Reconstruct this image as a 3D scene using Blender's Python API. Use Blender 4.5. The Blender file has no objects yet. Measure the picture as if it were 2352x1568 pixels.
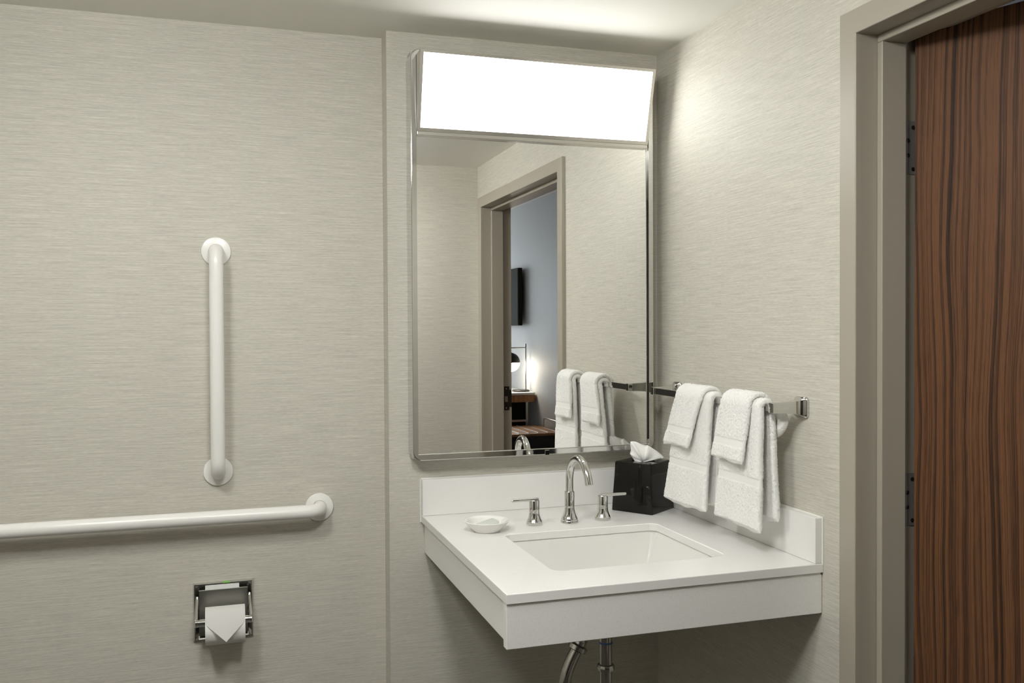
import bpy, bmesh, math, random
import numpy as np
from mathutils import Vector, Matrix

random.seed(7)
rng = np.random.default_rng(11)
scene = bpy.context.scene
COL = scene.collection
PI = math.pi

# ------------------------------------------------------------------ camera
F_PX, YAW, PITCH, ROLL = 2096.6, 17.688, -0.946, -0.280
CAM = Vector((-1.3025, -2.5866, 1.4072))
a, b, r = map(math.radians, (YAW, PITCH, ROLL))
Fw = Vector((math.sin(a) * math.cos(b), math.cos(a) * math.cos(b), math.sin(b)))
R0 = Vector((math.cos(a), -math.sin(a), 0.0))
U0 = R0.cross(Fw)
Rt = R0 * math.cos(r) + U0 * math.sin(r)
Up = -R0 * math.sin(r) + U0 * math.cos(r)
cam = bpy.data.cameras.new('camera')
cam.sensor_fit = 'HORIZONTAL'
cam.sensor_width = 36.0
cam.lens = 36.0 * F_PX / 2352.0
cam.clip_start = 0.02
camo = bpy.data.objects.new('camera', cam)
COL.objects.link(camo)
m = Matrix.Identity(4)
for i in range(3):
    m[i][0], m[i][1], m[i][2], m[i][3] = Rt[i], Up[i], -Fw[i], CAM[i]
camo.matrix_world = m
scene.camera = camo

# ------------------------------------------------------------------ world, light levels, exposure
world = bpy.data.worlds.new('world')
scene.world = world
world.use_nodes = True
world.node_tree.nodes['Background'].inputs[0].default_value = (0.62, 0.75, 0.95, 1)
world.node_tree.nodes['Background'].inputs[1].default_value = 0.6
MIRROR_LIGHT = 6.2        # radiance of the mirror light's diffuser
CEILING_LIGHT = 44.0      # radiance of the round ceiling lamp's diffuser
FILL_LIGHT = 56.0  # radiance of the added fill lamp
LAMP_GLOBE = 30.0         # desk lamp in the bedroom
WINDOW_WATTS = 52.0       # daylight through the bedroom window
vs = scene.view_settings
scene.display_settings.display_device = 'sRGB'
vs.view_transform = 'Standard'
vs.look = 'None'
vs.exposure = 0.07
vs.gamma = 1.0
vs.use_curve_mapping = False
scene.cycles.max_bounces = 12
scene.cycles.diffuse_bounces = 6
scene.cycles.glossy_bounces = 6
scene.cycles.sample_clamp_indirect = 6.0
scene.cycles.use_denoising = True

sun = bpy.data.lights.new('window_daylight', 'AREA')
sun.shape = 'RECTANGLE'
sun.size, sun.size_y = 1.8, 1.5
sun.energy = WINDOW_WATTS
sun.color = (0.86, 0.95, 1.0)
suno = bpy.data.objects.new('window_daylight', sun)
COL.objects.link(suno)
suno.location = (0.55, -9.05, 1.6)
suno.rotation_euler = (math.radians(90), 0, 0)      # shines towards +Y

# ------------------------------------------------------------------ dimensions
H = 2.2477                # bathroom ceiling
YL = 0.0755               # recessed part of the back wall
XJ = -0.848               # where the back wall steps forward
XWALL2 = 0.150            # bedroom face of the right wall
Y_OPP = -2.19             # wall facing the mirror
XB, HB = 1.64, 2.67       # bedroom far wall and ceiling
DOOR_N, DOOR_F, DOOR_H = -0.953, -2.087, 2.028   # opening edges and height
GL, FR = 0.053, 0.063     # mirror glass and frame front distance from the wall
ZC = 0.864                # counter top
XC, DC = -0.7564, 0.8289  # counter left edge and depth

# ------------------------------------------------------------------ materials
def new_mat(name, color=(0.8, 0.8, 0.8), rough=0.5, metal=0.0, **kw):
    mt = bpy.data.materials.new(name)
    mt.use_nodes = True
    bs = mt.node_tree.nodes['Principled BSDF']
    bs.inputs['Base Color'].default_value = (*color, 1)
    bs.inputs['Roughness'].default_value = rough
    bs.inputs['Metallic'].default_value = metal
    for k, v in kw.items():
        bs.inputs[k.replace('_', ' ')].default_value = v
    return mt

def nd(mt, kind, **props):
    n = mt.node_tree.nodes.new(kind)
    for k, v in props.items():
        setattr(n, k, v)
    return n

def lk(mt, o, i):
    mt.node_tree.links.new(o, i)

def math_node(mt, op, x, y=None):
    n = nd(mt, 'ShaderNodeMath', operation=op)
    for i, v in enumerate((x, y)):
        if v is None:
            continue
        if isinstance(v, (int, float)):
            n.inputs[i].default_value = v
        else:
            lk(mt, v, n.inputs[i])
    return n.outputs[0]

def noise(mt, vec, scale=1.0, detail=2.0, rough=0.5):
    n = nd(mt, 'ShaderNodeTexNoise')
    n.inputs['Scale'].default_value = scale
    n.inputs['Detail'].default_value = detail
    n.inputs['Roughness'].default_value = rough
    if vec is not None:
        lk(mt, vec, n.inputs['Vector'])
    return n.outputs['Fac']

def combine(mt, x, y, z):
    c = nd(mt, 'ShaderNodeCombineXYZ')
    for i, v in enumerate((x, y, z)):
        if isinstance(v, (int, float)):
            c.inputs[i].default_value = v
        else:
            lk(mt, v, c.inputs[i])
    return c.outputs[0]

def ramp(mt, fac, stops):
    rp = nd(mt, 'ShaderNodeValToRGB')
    el = rp.color_ramp.elements
    while len(el) > 1:
        el.remove(el[-1])
    for i, (p, c) in enumerate(stops):
        e = el[0] if i == 0 else el.new(p)
        e.position = p
        e.color = (*c, 1)
    lk(mt, fac, rp.inputs[0])
    return rp.outputs[0]

def bump(mt, height, strength, dist):
    bn = nd(mt, 'ShaderNodeBump')
    bn.inputs['Strength'].default_value = strength
    bn.inputs['Distance'].default_value = dist
    lk(mt, height, bn.inputs['Height'])
    lk(mt, bn.outputs[0], mt.node_tree.nodes['Principled BSDF'].inputs['Normal'])

def xyz(mt):
    g = nd(mt, 'ShaderNodeNewGeometry')
    s = nd(mt, 'ShaderNodeSeparateXYZ')
    lk(mt, g.outputs['Position'], s.inputs[0])
    return s.outputs

def streak_paper(name, base, vertical=False, contrast=0.21, rough=0.6):
    """wallpaper with fine woven streaks running along (or up) the wall"""
    mt = new_mat(name, base, rough)
    X, Y, Z = xyz(mt)
    along = math_node(mt, 'ADD', X, Y)
    u, v = (Z, along) if vertical else (along, Z)
    f1 = noise(mt, combine(mt, math_node(mt, 'MULTIPLY', u, 12.0), math_node(mt, 'MULTIPLY', v, 640.0), 0.0), 1.0, 2.0, 0.6)
    f2 = noise(mt, combine(mt, math_node(mt, 'MULTIPLY', u, 5.0), math_node(mt, 'MULTIPLY', v, 380.0), 3.0), 1.0, 2.0, 0.5)
    f3 = noise(mt, combine(mt, math_node(mt, 'MULTIPLY', u, 60.0), math_node(mt, 'MULTIPLY', v, 500.0), 7.0), 1.0, 1.0, 0.5)
    mix = math_node(mt, 'ADD', math_node(mt, 'MULTIPLY', f1, 0.5),
                    math_node(mt, 'ADD', math_node(mt, 'MULTIPLY', f2, 0.28), math_node(mt, 'MULTIPLY', f3, 0.22)))
    lo = tuple(c * (1 - contrast * 1.7) for c in base)
    hi = tuple(min(1, c * (1 + contrast * 1.7)) for c in base)
    col = ramp(mt, mix, [(0.25, lo), (0.5, base), (0.75, hi)])
    lk(mt, col, mt.node_tree.nodes['Principled BSDF'].inputs['Base Color'])
    bump(mt, mix, 0.35, 0.0008)
    return mt

M = {}
M['paper'] = streak_paper('striated_wallpaper', (0.555, 0.530, 0.462))
M['dark_stone'] = new_mat('dark_stone_tile', (0.045, 0.040, 0.035), 0.45)
M['paper_blue'] = streak_paper('bedroom_wallpaper', (0.50, 0.505, 0.50), vertical=True, contrast=0.12)
M['ceiling'] = new_mat('ceiling_paint', (0.86, 0.845, 0.785), 0.7)
M['plain'] = new_mat('bedroom_ceiling_paint', (0.68, 0.63, 0.60), 0.8)
M['frame_paint'] = new_mat('taupe_frame_paint', (0.355, 0.322, 0.262), 0.38)
M['carpet'] = new_mat('carpet', (0.16, 0.15, 0.14), 0.95)
M['chrome'] = new_mat('polished_chrome', (0.66, 0.655, 0.64), 0.06, 1.0)
M['steel'] = new_mat('polished_steel', (0.45, 0.435, 0.41), 0.10, 1.0)
M['satin'] = new_mat('satin_steel', (0.55, 0.54, 0.52), 0.3, 1.0)
M['hood_reflection'] = new_mat('steel_painted_reflection', (0.30, 0.295, 0.27), 0.38, 1.0)  # holder hood: a dark reflection is painted into the base colour
M['hinge'] = new_mat('hinge_steel', (0.30, 0.295, 0.28), 0.5, 0.5)
M['mirror'] = new_mat('mirror_silver', (0.95, 0.95, 0.94), 0.0, 1.0)
M['light_trim'] = new_mat('light_trim_metal', (0.66, 0.64, 0.60), 0.25, 0.85)
M['white_coat'] = new_mat('white_powder_coat', (0.84, 0.825, 0.795), 0.28)
M['ceramic'] = new_mat('white_ceramic', (0.82, 0.81, 0.78), 0.12)
M['porcelain'] = new_mat('sink_porcelain', (0.73, 0.72, 0.69), 0.08)
M['black_gloss'] = new_mat('black_gloss', (0.006, 0.005, 0.0045), 0.07, Specular_IOR_Level=0.35)
M['paper_white'] = new_mat('tissue_paper', (0.93, 0.925, 0.905), 0.9)
M['soap'] = new_mat('wrapped_soap', (0.62, 0.64, 0.60), 0.35)
M['caulk'] = new_mat('white_caulk', (0.8, 0.79, 0.76), 0.5)
M['green'] = new_mat('plain_green', (0.25, 0.55, 0.12), 0.5)
M['blue'] = new_mat('blue_washer', (0.05, 0.14, 0.35), 0.5)
M['red'] = new_mat('red_dot', (0.5, 0.04, 0.03), 0.4)
M['dark_metal'] = new_mat('dark_bronze', (0.05, 0.045, 0.04), 0.4, 0.8)
M['black'] = new_mat('black_plastic', (0.030, 0.028, 0.021), 0.7, Specular_IOR_Level=0.04)
M['dark_wood'] = new_mat('dark_bench_wood', (0.035, 0.028, 0.02), 0.5)
M['white_top'] = new_mat('white_laminate', (0.75, 0.73, 0.7), 0.4)
M['screw'] = new_mat('dark_screw', (0.10, 0.10, 0.095), 0.35, 0.9)
M['tile'] = new_mat('floor_tile', (0.055, 0.048, 0.042), 0.5)

# white quartz with fine grey specks
q = new_mat('white_quartz', (0.8, 0.785, 0.745), 0.28)
tc = nd(q, 'ShaderNodeTexCoord')
n1 = noise(q, tc.outputs['Object'], 900.0, 1.0)
qc = ramp(q, n1, [(0.28, (0.71, 0.70, 0.68)), (0.42, (0.81, 0.80, 0.78)), (0.75, (0.84, 0.83, 0.81))])
lk(q, qc, q.node_tree.nodes['Principled BSDF'].inputs['Base Color'])
M['quartz'] = q

# terry cloth
t = new_mat('white_terry', (0.88, 0.87, 0.845), 0.95)
t.node_tree.nodes['Principled BSDF'].inputs['Sheen Weight'].default_value = 0.25
tc = nd(t, 'ShaderNodeTexCoord')
bump(t, noise(t, tc.outputs['Object'], 420.0, 2.0, 0.7), 0.6, 0.002)
M['terry'] = t
t2 = new_mat('woven_border', (0.84, 0.83, 0.805), 0.9)
M['weave'] = t2

def wood(name, dark, mid, lite, freq, across='X', along='Z', warp=0.10, rough=0.5):
    mt = new_mat(name, mid, rough)
    tco = nd(mt, 'ShaderNodeTexCoord')
    sep = nd(mt, 'ShaderNodeSeparateXYZ')
    lk(mt, tco.outputs['Object'], sep.inputs[0])
    X, Y, Z = sep.outputs
    ax = {'X': X, 'Y': Y, 'Z': Z}
    u, v = ax[across], ax[along]
    w = noise(mt, combine(mt, math_node(mt, 'MULTIPLY', u, 3.0), math_node(mt, 'MULTIPLY', v, 0.9), 0.0), 1.0, 2.0, 0.45)
    c = math_node(mt, 'ADD', u, math_node(mt, 'MULTIPLY', w, warp))
    g = noise(mt, combine(mt, math_node(mt, 'MULTIPLY', c, freq), math_node(mt, 'MULTIPLY', v, 0.35), 4.0), 1.0, 3.0, 0.62)
    fine = noise(mt, combine(mt, math_node(mt, 'MULTIPLY', u, 900.0), math_node(mt, 'MULTIPLY', v, 14.0), 9.0), 1.0, 2.0, 0.6)
    mix = math_node(mt, 'ADD', math_node(mt, 'MULTIPLY', g, 0.74), math_node(mt, 'MULTIPLY', fine, 0.26))
    col = ramp(mt, mix, [(0.36, dark), (0.47, mid), (0.58, lite), (0.70, mid)])
    lk(mt, col, mt.node_tree.nodes['Principled BSDF'].inputs['Base Color'])
    bump(mt, fine, 0.15, 0.0005)
    return mt

M['door_wood'] = wood('walnut_laminate', (0.016, 0.0095, 0.0065), (0.064, 0.029, 0.0145), (0.140, 0.064, 0.029), 150.0, warp=0.11)
M['door_wood'].node_tree.nodes['Principled BSDF'].inputs['Specular IOR Level'].default_value = 0.15
M['orange_wood'] = wood('orange_bench_wood', (0.20, 0.08, 0.025), (0.36, 0.16, 0.055), (0.48, 0.23, 0.09), 40.0, 'X', 'Y')

def emit_mat(name, color, strength):
    mt = new_mat(name, (0.9, 0.9, 0.9), 0.4)
    bs = mt.node_tree.nodes['Principled BSDF']
    bs.inputs['Emission Color'].default_value = (*color, 1)
    bs.inputs['Emission Strength'].default_value = strength
    return mt

M['diffuser'] = emit_mat('lit_diffuser', (0.99, 1.0, 0.98), MIRROR_LIGHT)
M['ceiling_diffuser'] = emit_mat('lit_ceiling_diffuser', (0.99, 1.0, 0.975), CEILING_LIGHT)
M['fill_diffuser'] = emit_mat('lit_fill_diffuser', (0.99, 1.0, 0.975), FILL_LIGHT)
M['globe'] = emit_mat('lit_globe', (1.0, 0.90, 0.76), LAMP_GLOBE)

# ------------------------------------------------------------------ object helpers
def tag(o, label, cat, group=None, kind=None):
    o['label'] = label
    o['category'] = cat
    if group:
        o['group'] = group
    if kind:
        o['kind'] = kind
    return o

def thing(name, label, cat, loc, group=None, kind=None):
    o = bpy.data.objects.new(name, None)
    o.empty_display_size = 0.05
    COL.objects.link(o)
    o.location = loc
    return tag(o, label, cat, group, kind)

def attach(o, parent):
    if parent is None:
        return
    o.parent = parent
    loc = Vector((0, 0, 0))
    p = parent
    while p is not None:
        if p.type == 'EMPTY':
            loc = Vector(p.location)
            break
        p = p.parent
    if parent.type == 'EMPTY':
        o.matrix_parent_inverse = Matrix.Translation(-loc)

def obj(name, bm, mat, parent=None, smooth=False, auto=None):
    me = bpy.data.meshes.new(name)
    bmesh.ops.recalc_face_normals(bm, faces=bm.faces[:])
    bm.to_mesh(me)
    bm.free()
    me.materials.append(M[mat] if isinstance(mat, str) else mat)
    if smooth:
        for p in me.polygons:
            p.use_smooth = True
        if auto:
            try:
                me.set_sharp_from_angle(angle=math.radians(auto))
            except Exception:
                pass
    o = bpy.data.objects.new(name, me)
    COL.objects.link(o)
    attach(o, parent)
    return o

def arr_obj(name, V, Fc, mat, parent=None, smooth=True):
    me = bpy.data.meshes.new(name)
    me.from_pydata([tuple(v) for v in V], [], [tuple(f) for f in Fc])
    me.materials.append(M[mat] if isinstance(mat, str) else mat)
    me.update()
    if smooth:
        me.polygons.foreach_set('use_smooth', [True] * len(me.polygons))
    o = bpy.data.objects.new(name, me)
    COL.objects.link(o)
    attach(o, parent)
    return o

def NB():
    return bmesh.new()

def add_box(bm, lo, hi, bevel=0.0, seg=2):
    x0, y0, z0 = lo
    x1, y1, z1 = hi
    vs_ = [bm.verts.new(p) for p in ((x0, y0, z0), (x1, y0, z0), (x1, y1, z0), (x0, y1, z0),
                                     (x0, y0, z1), (x1, y0, z1), (x1, y1, z1), (x0, y1, z1))]
    fs = [bm.faces.new([vs_[i] for i in f]) for f in
          ((0, 3, 2, 1), (4, 5, 6, 7), (0, 1, 5, 4), (1, 2, 6, 5), (2, 3, 7, 6), (3, 0, 4, 7))]
    if bevel:
        es = list({e for f in fs for e in f.edges})
        bmesh.ops.bevel(bm, geom=es, offset=bevel, segments=seg, affect='EDGES', profile=0.5)
    return bm

def box(name, lo, hi, mat, parent=None, bevel=0.0, seg=2):
    return obj(name, add_box(NB(), lo, hi, bevel, seg), mat, parent)

def add_loft(bm, rings, cap=True, closed=False):
    rows = [[bm.verts.new(p) for p in rg] for rg in rings]
    n = len(rows[0])
    pairs = list(zip(rows, rows[1:]))
    if closed:
        pairs.append((rows[-1], rows[0]))
    for A, B in pairs:
        for i in range(n):
            j = (i + 1) % n
            bm.faces.new((A[i], A[j], B[j], B[i]))
    if cap and not closed:
        bm.faces.new(list(reversed(rows[0])))
        bm.faces.new(rows[-1])
    return bm

def add_tube(bm, path, rad, seg=24, cap=True):
    path = [Vector(p) for p in path]
    n = len(path)
    rads = rad if isinstance(rad, (list, tuple)) else [rad] * n
    tang = []
    for i in range(n):
        A = path[max(i - 1, 0)]
        B = path[min(i + 1, n - 1)]
        tang.append((B - A).normalized())
    ref = Vector((0, 0, 1)) if abs(tang[0].z) < 0.9 else Vector((1, 0, 0))
    nrm = (ref - tang[0] * ref.dot(tang[0])).normalized()
    rings = []
    for i in range(n):
        nrm = (nrm - tang[i] * nrm.dot(tang[i])).normalized()
        bn = tang[i].cross(nrm)
        rings.append([path[i] + (nrm * math.cos(2 * PI * k / seg) + bn * math.sin(2 * PI * k / seg)) * rads[i] for k in range(seg)])
    return add_loft(bm, rings, cap)

def add_lathe(bm, prof, center, axis='Z', seg=40, cap=True, sy=1.0):
    c = Vector(center)
    rings = []
    for rr, h in prof:
        ring = []
        for k in range(seg):
            p, s = math.cos(2 * PI * k / seg) * rr, math.sin(2 * PI * k / seg) * rr * sy
            ring.append(c + (Vector((p, s, h)) if axis == 'Z' else Vector((p, h, s)) if axis == 'Y' else Vector((h, p, s))))
        rings.append(ring)
    return add_loft(bm, rings, cap)

def rrect(x0, x1, y0, y1, rad, n=8):
    """rounded rectangle outline, counter-clockwise; rad is a number or (x1y1, x0y1, x0y0, x1y0)"""
    rs = rad if isinstance(rad, (tuple, list)) else (rad,) * 4
    pts = []
    for (cx, cy, st), rr in zip(((x1, y1, 0), (x0, y1, 90), (x0, y0, 180), (x1, y0, 270)), rs):
        rr = max(rr, 1e-5)
        ox = cx - rr if cx == x1 else cx + rr
        oy = cy - rr if cy == y1 else cy + rr
        for k in range(n + 1):
            t_ = math.radians(st + 90 * k / n)
            pts.append((ox + rr * math.cos(t_), oy + rr * math.sin(t_)))
    return pts

def arc_path(p0, corner, p1, rad, n=8):
    """points of a round bend at corner between the directions to p0 and p1"""
    p0, c, p1 = Vector(p0), Vector(corner), Vector(p1)
    d0, d1 = (p0 - c).normalized(), (p1 - c).normalized()
    ang = d0.angle(d1)
    tl = rad / math.tan(ang / 2)
    A, B = c + d0 * tl, c + d1 * tl
    ctr = c + (d0 + d1).normalized() * (rad / math.sin(ang / 2))
    va, vb = A - ctr, B - ctr
    tot = va.angle(vb)
    ax = va.cross(vb).normalized()
    return [ctr + Matrix.Rotation(tot * k / n, 3, ax) @ va for k in range(n + 1)]

def struct(name, lo, hi, mat, label, cat, bevel=0.0):
    o = box(name, lo, hi, mat, None, bevel)
    return tag(o, label, cat, kind='structure')

# ------------------------------------------------------------------ the room
struct('floor', (-2.7, -3.4, -0.05), (0.0, 0.2, 0.0), 'tile', 'grey tiled bathroom floor below the vanity', 'floor')
struct('ceiling', (-2.7, -3.4, H), (0.0, 0.2, H + 0.05), 'ceiling', 'off-white bathroom ceiling above the mirror light', 'ceiling')
struct('wall_left', (-2.7, YL, 0.0), (XJ, YL + 0.12, H), 'paper', 'grey striated wallpaper wall behind the white grab bars', 'wall')
struct('wall_back', (XJ, 0.0, 0.0), (0.0, YL + 0.12, H), 'paper', 'grey striated wallpaper wall stepping forward behind the mirror', 'wall')
struct('wall_side', (-2.82, -3.4, 0.0), (-2.7, YL + 0.12, H), 'paper', 'grey striated wallpaper side wall left of the grab bars', 'wall')
struct('wall_rear', (-2.7, -3.52, 0.0), (-0.55, -3.4, H), 'dark_stone', 'dark stone tiled wall at the rear of the bathroom', 'wall')
struct('wall_opposite', (-0.55, -3.52, 0.0), (0.0, Y_OPP, H), 'paper', 'pale wallpaper wall beside the doorway, seen in the mirror', 'wall')

# right wall with the doorway cut out
bm = NB()
add_box(bm, (0.0, DOOR_N, 0.0), (XWALL2, YL + 0.12, HB))
add_box(bm, (0.0, DOOR_F, DOOR_H), (XWALL2, DOOR_N, HB))
add_box(bm, (0.0, -3.52, 0.0), (XWALL2, DOOR_F, HB))
tag(obj('wall_right', bm, 'paper'), 'grey striated wallpaper wall with the towel bar and the doorway', 'wall', kind='structure')

# steel door frame: casings, rebated jambs and head
CW, PR = 0.050, 0.015
fr = thing('trim_1', 'taupe painted steel door frame with double rebated jambs', 'door frame', (0.0, DOOR_N, 0.0), kind='structure')
S0, S1, SP = 0.040, 0.103, 0.016     # stop: start, end, projection
EP = 0.0015
def jamb(sign, y):
    """side jamb at y; sign +1: the opening lies towards -Y"""
    n = -sign
    bmj = NB()
    def slab(x0, x1, d0, d1, z1):
        ya, yb = sorted((y + n * d0, y + n * d1))
        add_box(bmj, (x0, ya, 0.0), (x1, yb, z1))
    slab(0.0002, XWALL2 - 0.0005, -0.001, 0.003, DOOR_H - 0.003)      # rebate lining
    return obj('jamb', bmj, 'frame_paint', fr), slab
def frame_side(sign, y):
    n = -sign
    j, _ = jamb(sign, y)
    bmc = NB()
    ya, yb = sorted((y + n * 0.003, y - n * CW))
    # mitred casing
    z_in, z_out = DOOR_H - 0.003, DOOR_H + CW
    yi, yo = y + n * 0.003, y - n * CW
    prof = [(yi, 0.0), (yo, 0.0), (yo, z_out), (yi, z_in)]
    A = [bmc.verts.new((-PR, p, z)) for p, z in prof]
    B = [bmc.verts.new((-EP * 0, p, z)) for p, z in prof]
    bmc.faces.new(A); bmc.faces.new(list(reversed(B)))
    for i in range(4):
        k = (i + 1) % 4
        bmc.faces.new((A[i], B[i], B[k], A[k]))
    bmesh.ops.bevel(bmc, geom=[e for e in bmc.edges if all(abs(v.co.x + PR) < 1e-6 for v in e.verts) and abs(e.verts[0].co.z - e.verts[1].co.z) > 0.2],
                    offset=0.0025, segments=3, affect='EDGES', profile=0.5)
    obj('casing', bmc, 'frame_paint', fr)
    bms = NB()
    ya, yb = sorted((y + n * 0.003, y + n * (0.003 + SP)))
    add_box(bms, (S0, ya, 0.0), (S1, yb, DOOR_H - 0.003 - SP), 0.0022, 3)
    obj('door_stop', bms, 'frame_paint', fr)
frame_side(+1, DOOR_N)
if True:
    frame_side(-1, DOOR_F)
z_in, z_out = DOOR_H - 0.003, DOOR_H + CW
bmh = NB()
prof = [(DOOR_N - 0.003, z_in), (DOOR_N + CW, z_out), (DOOR_F - CW, z_out), (DOOR_F + 0.003, z_in)]
A = [bmh.verts.new((-PR, p, z)) for p, z in prof]
B = [bmh.verts.new((0.0, p, z)) for p, z in prof]
bmh.faces.new(A); bmh.faces.new(list(reversed(B)))
for i in range(4):
    k = (i + 1) % 4
    bmh.faces.new((A[i], B[i], B[k], A[k]))
bmesh.ops.bevel(bmh, geom=[e for e in bmh.edges if all(abs(v.co.x + PR) < 1e-6 for v in e.verts) and abs(e.verts[0].co.z - e.verts[1].co.z) < 1e-4],
                offset=0.0025, segments=3, affect='EDGES', profile=0.5)
obj('casing', bmh, 'frame_paint', fr)
box('jamb_head', (0.0002, DOOR_F + 0.003, z_in), (XWALL2 - 0.0005, DOOR_N - 0.003, DOOR_H + 0.0005), 'frame_paint', fr)
obj('door_stop', add_box(NB(), (S0, DOOR_F + 0.003, z_in - SP), (S1, DOOR_N - 0.003, z_in), 0.0022, 3), 'frame_paint', fr)
# strike plate on the far jamb
yj = DOOR_F + 0.003
bmp = NB()
add_box(bmp, (0.108, yj, 0.968), (0.136, yj + 0.002, 1.093))
add_box(bmp, (0.136, yj, 0.985), (0.149, yj + 0.002, 1.075))
sp = obj('strike_plate', bmp, 'dark_metal', fr)
sp['label'] = 'dark bronze strike plate'
box('latch_hole', (0.112, yj + 0.002, 1.012), (0.128, yj + 0.0026, 1.042), 'satin', sp)
for zz in (0.98, 1.081):
    obj('screw', add_lathe(NB(), [(0.004, 0.0), (0.004, 0.0012), (0.002, 0.0016)], (0.120, yj + 0.002, zz), 'Y', 16), 'satin', sp, True, 40)

# door leaf, ajar, swung a little out into the bedroom
OPEN = math.radians(20.0)
HC = Vector((0.1205, -0.9765, 0.010))             # hinge-side corner of the face towards the bathroom
LW, LT, LH = 1.105, 0.044, 2.0275
dr = thing('door_1', 'dark walnut-grain door standing ajar beyond the taupe frame', 'door', HC, kind='structure')
lf = obj('leaf', add_box(NB(), (0.0, 0.0, 0.0), (LW, LT, LH), 0.001, 1), 'door_wood', dr)
lf.matrix_parent_inverse = Matrix.Identity(4)
lf.rotation_euler = (0, 0, OPEN - PI / 2)          # local X runs along the leaf, local Y away from the bathroom
for zz in (1.79, 1.026, 0.262):
    bmg = add_box(NB(), (S1 + 0.002, DOOR_N - 0.0048, zz - 0.058), (XWALL2 - 0.004, DOOR_N - 0.0032, zz + 0.058), 0.0006, 1)
    hg = obj('hinge', bmg, 'hinge', dr)
    hg['label'] = 'steel hinge plate with four screws'
    for dx, dz in ((0.013, 0.044), (0.0, 0.015), (0.0, -0.017), (0.013, -0.046)):
        obj('screw', add_lathe(NB(), [(0.0045, 0.0), (0.0045, -0.001), (0.002, -0.0016)], (0.1195 + dx, DOOR_N - 0.0048, zz + dz), 'Y', 16), 'screw', hg, True, 40)

# ------------------------------------------------------------------ the bedroom beyond the doorway
struct('floor_bedroom', (0.0, -9.2, -0.05), (XB, 1.2, 0.0), 'carpet', 'dark carpet floor of the bedroom beyond the doorway', 'floor')
bpy.data.objects['floor_bedroom'].location = (0, 0, 0)
struct('ceiling_bedroom', (XWALL2, -9.2, HB), (XB, 1.2, HB + 0.05), 'plain', 'off-white bedroom ceiling seen through the doorway', 'ceiling')
struct('wall_bedroom', (XB, -9.2, 0.0), (XB + 0.1, 1.2, HB), 'paper_blue', 'blue-grey wallpaper bedroom wall seen in the mirror through the doorway', 'wall')
struct('trim_2', (XB - 0.012, -9.2, HB - 0.03), (XB, 1.2, HB), 'plain', 'thin pale trim along the top of the blue-grey bedroom wall', 'trim')
struct('wall_hall', (XWALL2, 1.1, 0.0), (XB, 1.2, HB), 'paper_blue', 'blue-grey wall closing the bedroom entry behind the open door', 'wall')
bm = NB()
add_box(bm, (-0.6, -9.3, 0.0), (-0.4, -3.52, HB))
tag(obj('wall_bedroom_side', bm, 'paper_blue'), 'blue-grey bedroom wall facing the desk and the bench', 'wall', kind='structure')
bm = NB()
add_box(bm, (-0.4, -3.54, 0.0), (0.0, -3.52, HB))
tag(obj('wall_bedroom_corner', bm, 'paper_blue'), 'blue-grey bedroom wall behind the bathroom', 'wall', kind='structure')
bm = NB()
add_box(bm, (-0.4, -9.2, -0.05), (0.0, -3.54, 0.0))
tag(obj('floor_bedroom_side', bm, 'carpet'), 'dark carpet floor strip along the bedroom side wall', 'floor', kind='structure')
bm = NB()
add_box(bm, (-0.4, -9.2, HB), (XWALL2, -3.54, HB + 0.05))
tag(obj('ceiling_bedroom_side', bm, 'plain'), 'off-white bedroom ceiling strip along the side wall', 'ceiling', kind='structure')
bm = NB()
add_box(bm, (-0.4, -9.3, 0.0), (XB + 0.1, -9.2, 0.85))
add_box(bm, (-0.4, -9.3, 2.35), (XB + 0.1, -9.2, HB))
add_box(bm, (-0.4, -9.3, 0.85), (-0.35, -9.2, 2.35))
add_box(bm, (1.45, -9.3, 0.85), (XB + 0.1, -9.2, 2.35))
tag(obj('wall_window', bm, 'paper_blue'), 'blue-grey bedroom end wall around the window', 'wall', kind='structure')
w = thing('window_1', 'wide bedroom window in the end wall letting in daylight', 'window', (0.55, -9.22, 0.85), kind='structure')
bm = NB()
for lo, hi in (((-0.35, -9.25, 0.85), (1.45, -9.2, 0.90)), ((-0.35, -9.25, 2.30), (1.45, -9.2, 2.35)),
               ((-0.35, -9.25, 0.90), (-0.30, -9.2, 2.30)), ((1.40, -9.25, 0.90), (1.45, -9.2, 2.30)),
               ((0.525, -9.25, 0.90), (0.575, -9.2, 2.30))):
    add_box(bm, lo, hi)
obj('window_frame', bm, 'white_coat', w)

# ------------------------------------------------------------------ ceiling lamps
def ceiling_lamp(x, y, mat, label):
    cl = thing('ceiling_light', label, 'ceiling light', (x, y, H), 'round ceiling lights of the bathroom')
    obj('canopy', add_lathe(NB(), [(0.185, 0.0), (0.185, -0.012), (0.178, -0.016), (0.155, -0.016)], (x, y, H - 0.001), 'Z', 64), 'white_coat', cl, True, 40)
    obj('diffuser', add_lathe(NB(), [(0.155, -0.0165), (0.155, -0.098), (0.145, -0.108), (0.10, -0.114), (0.005, -0.115)], (x, y, H - 0.001), 'Z', 64), mat, cl, True, 40)
ceiling_lamp(-1.72, -1.20, 'ceiling_diffuser', 'round glowing drum ceiling light above the grab bar side of the bathroom')
ceiling_lamp(-1.08, -1.66, 'fill_diffuser', 'added fill light, a round glowing drum on the ceiling nearer the doorway side')  # unseen lamp added as frontal fill for the apron and opposite wall

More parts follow.
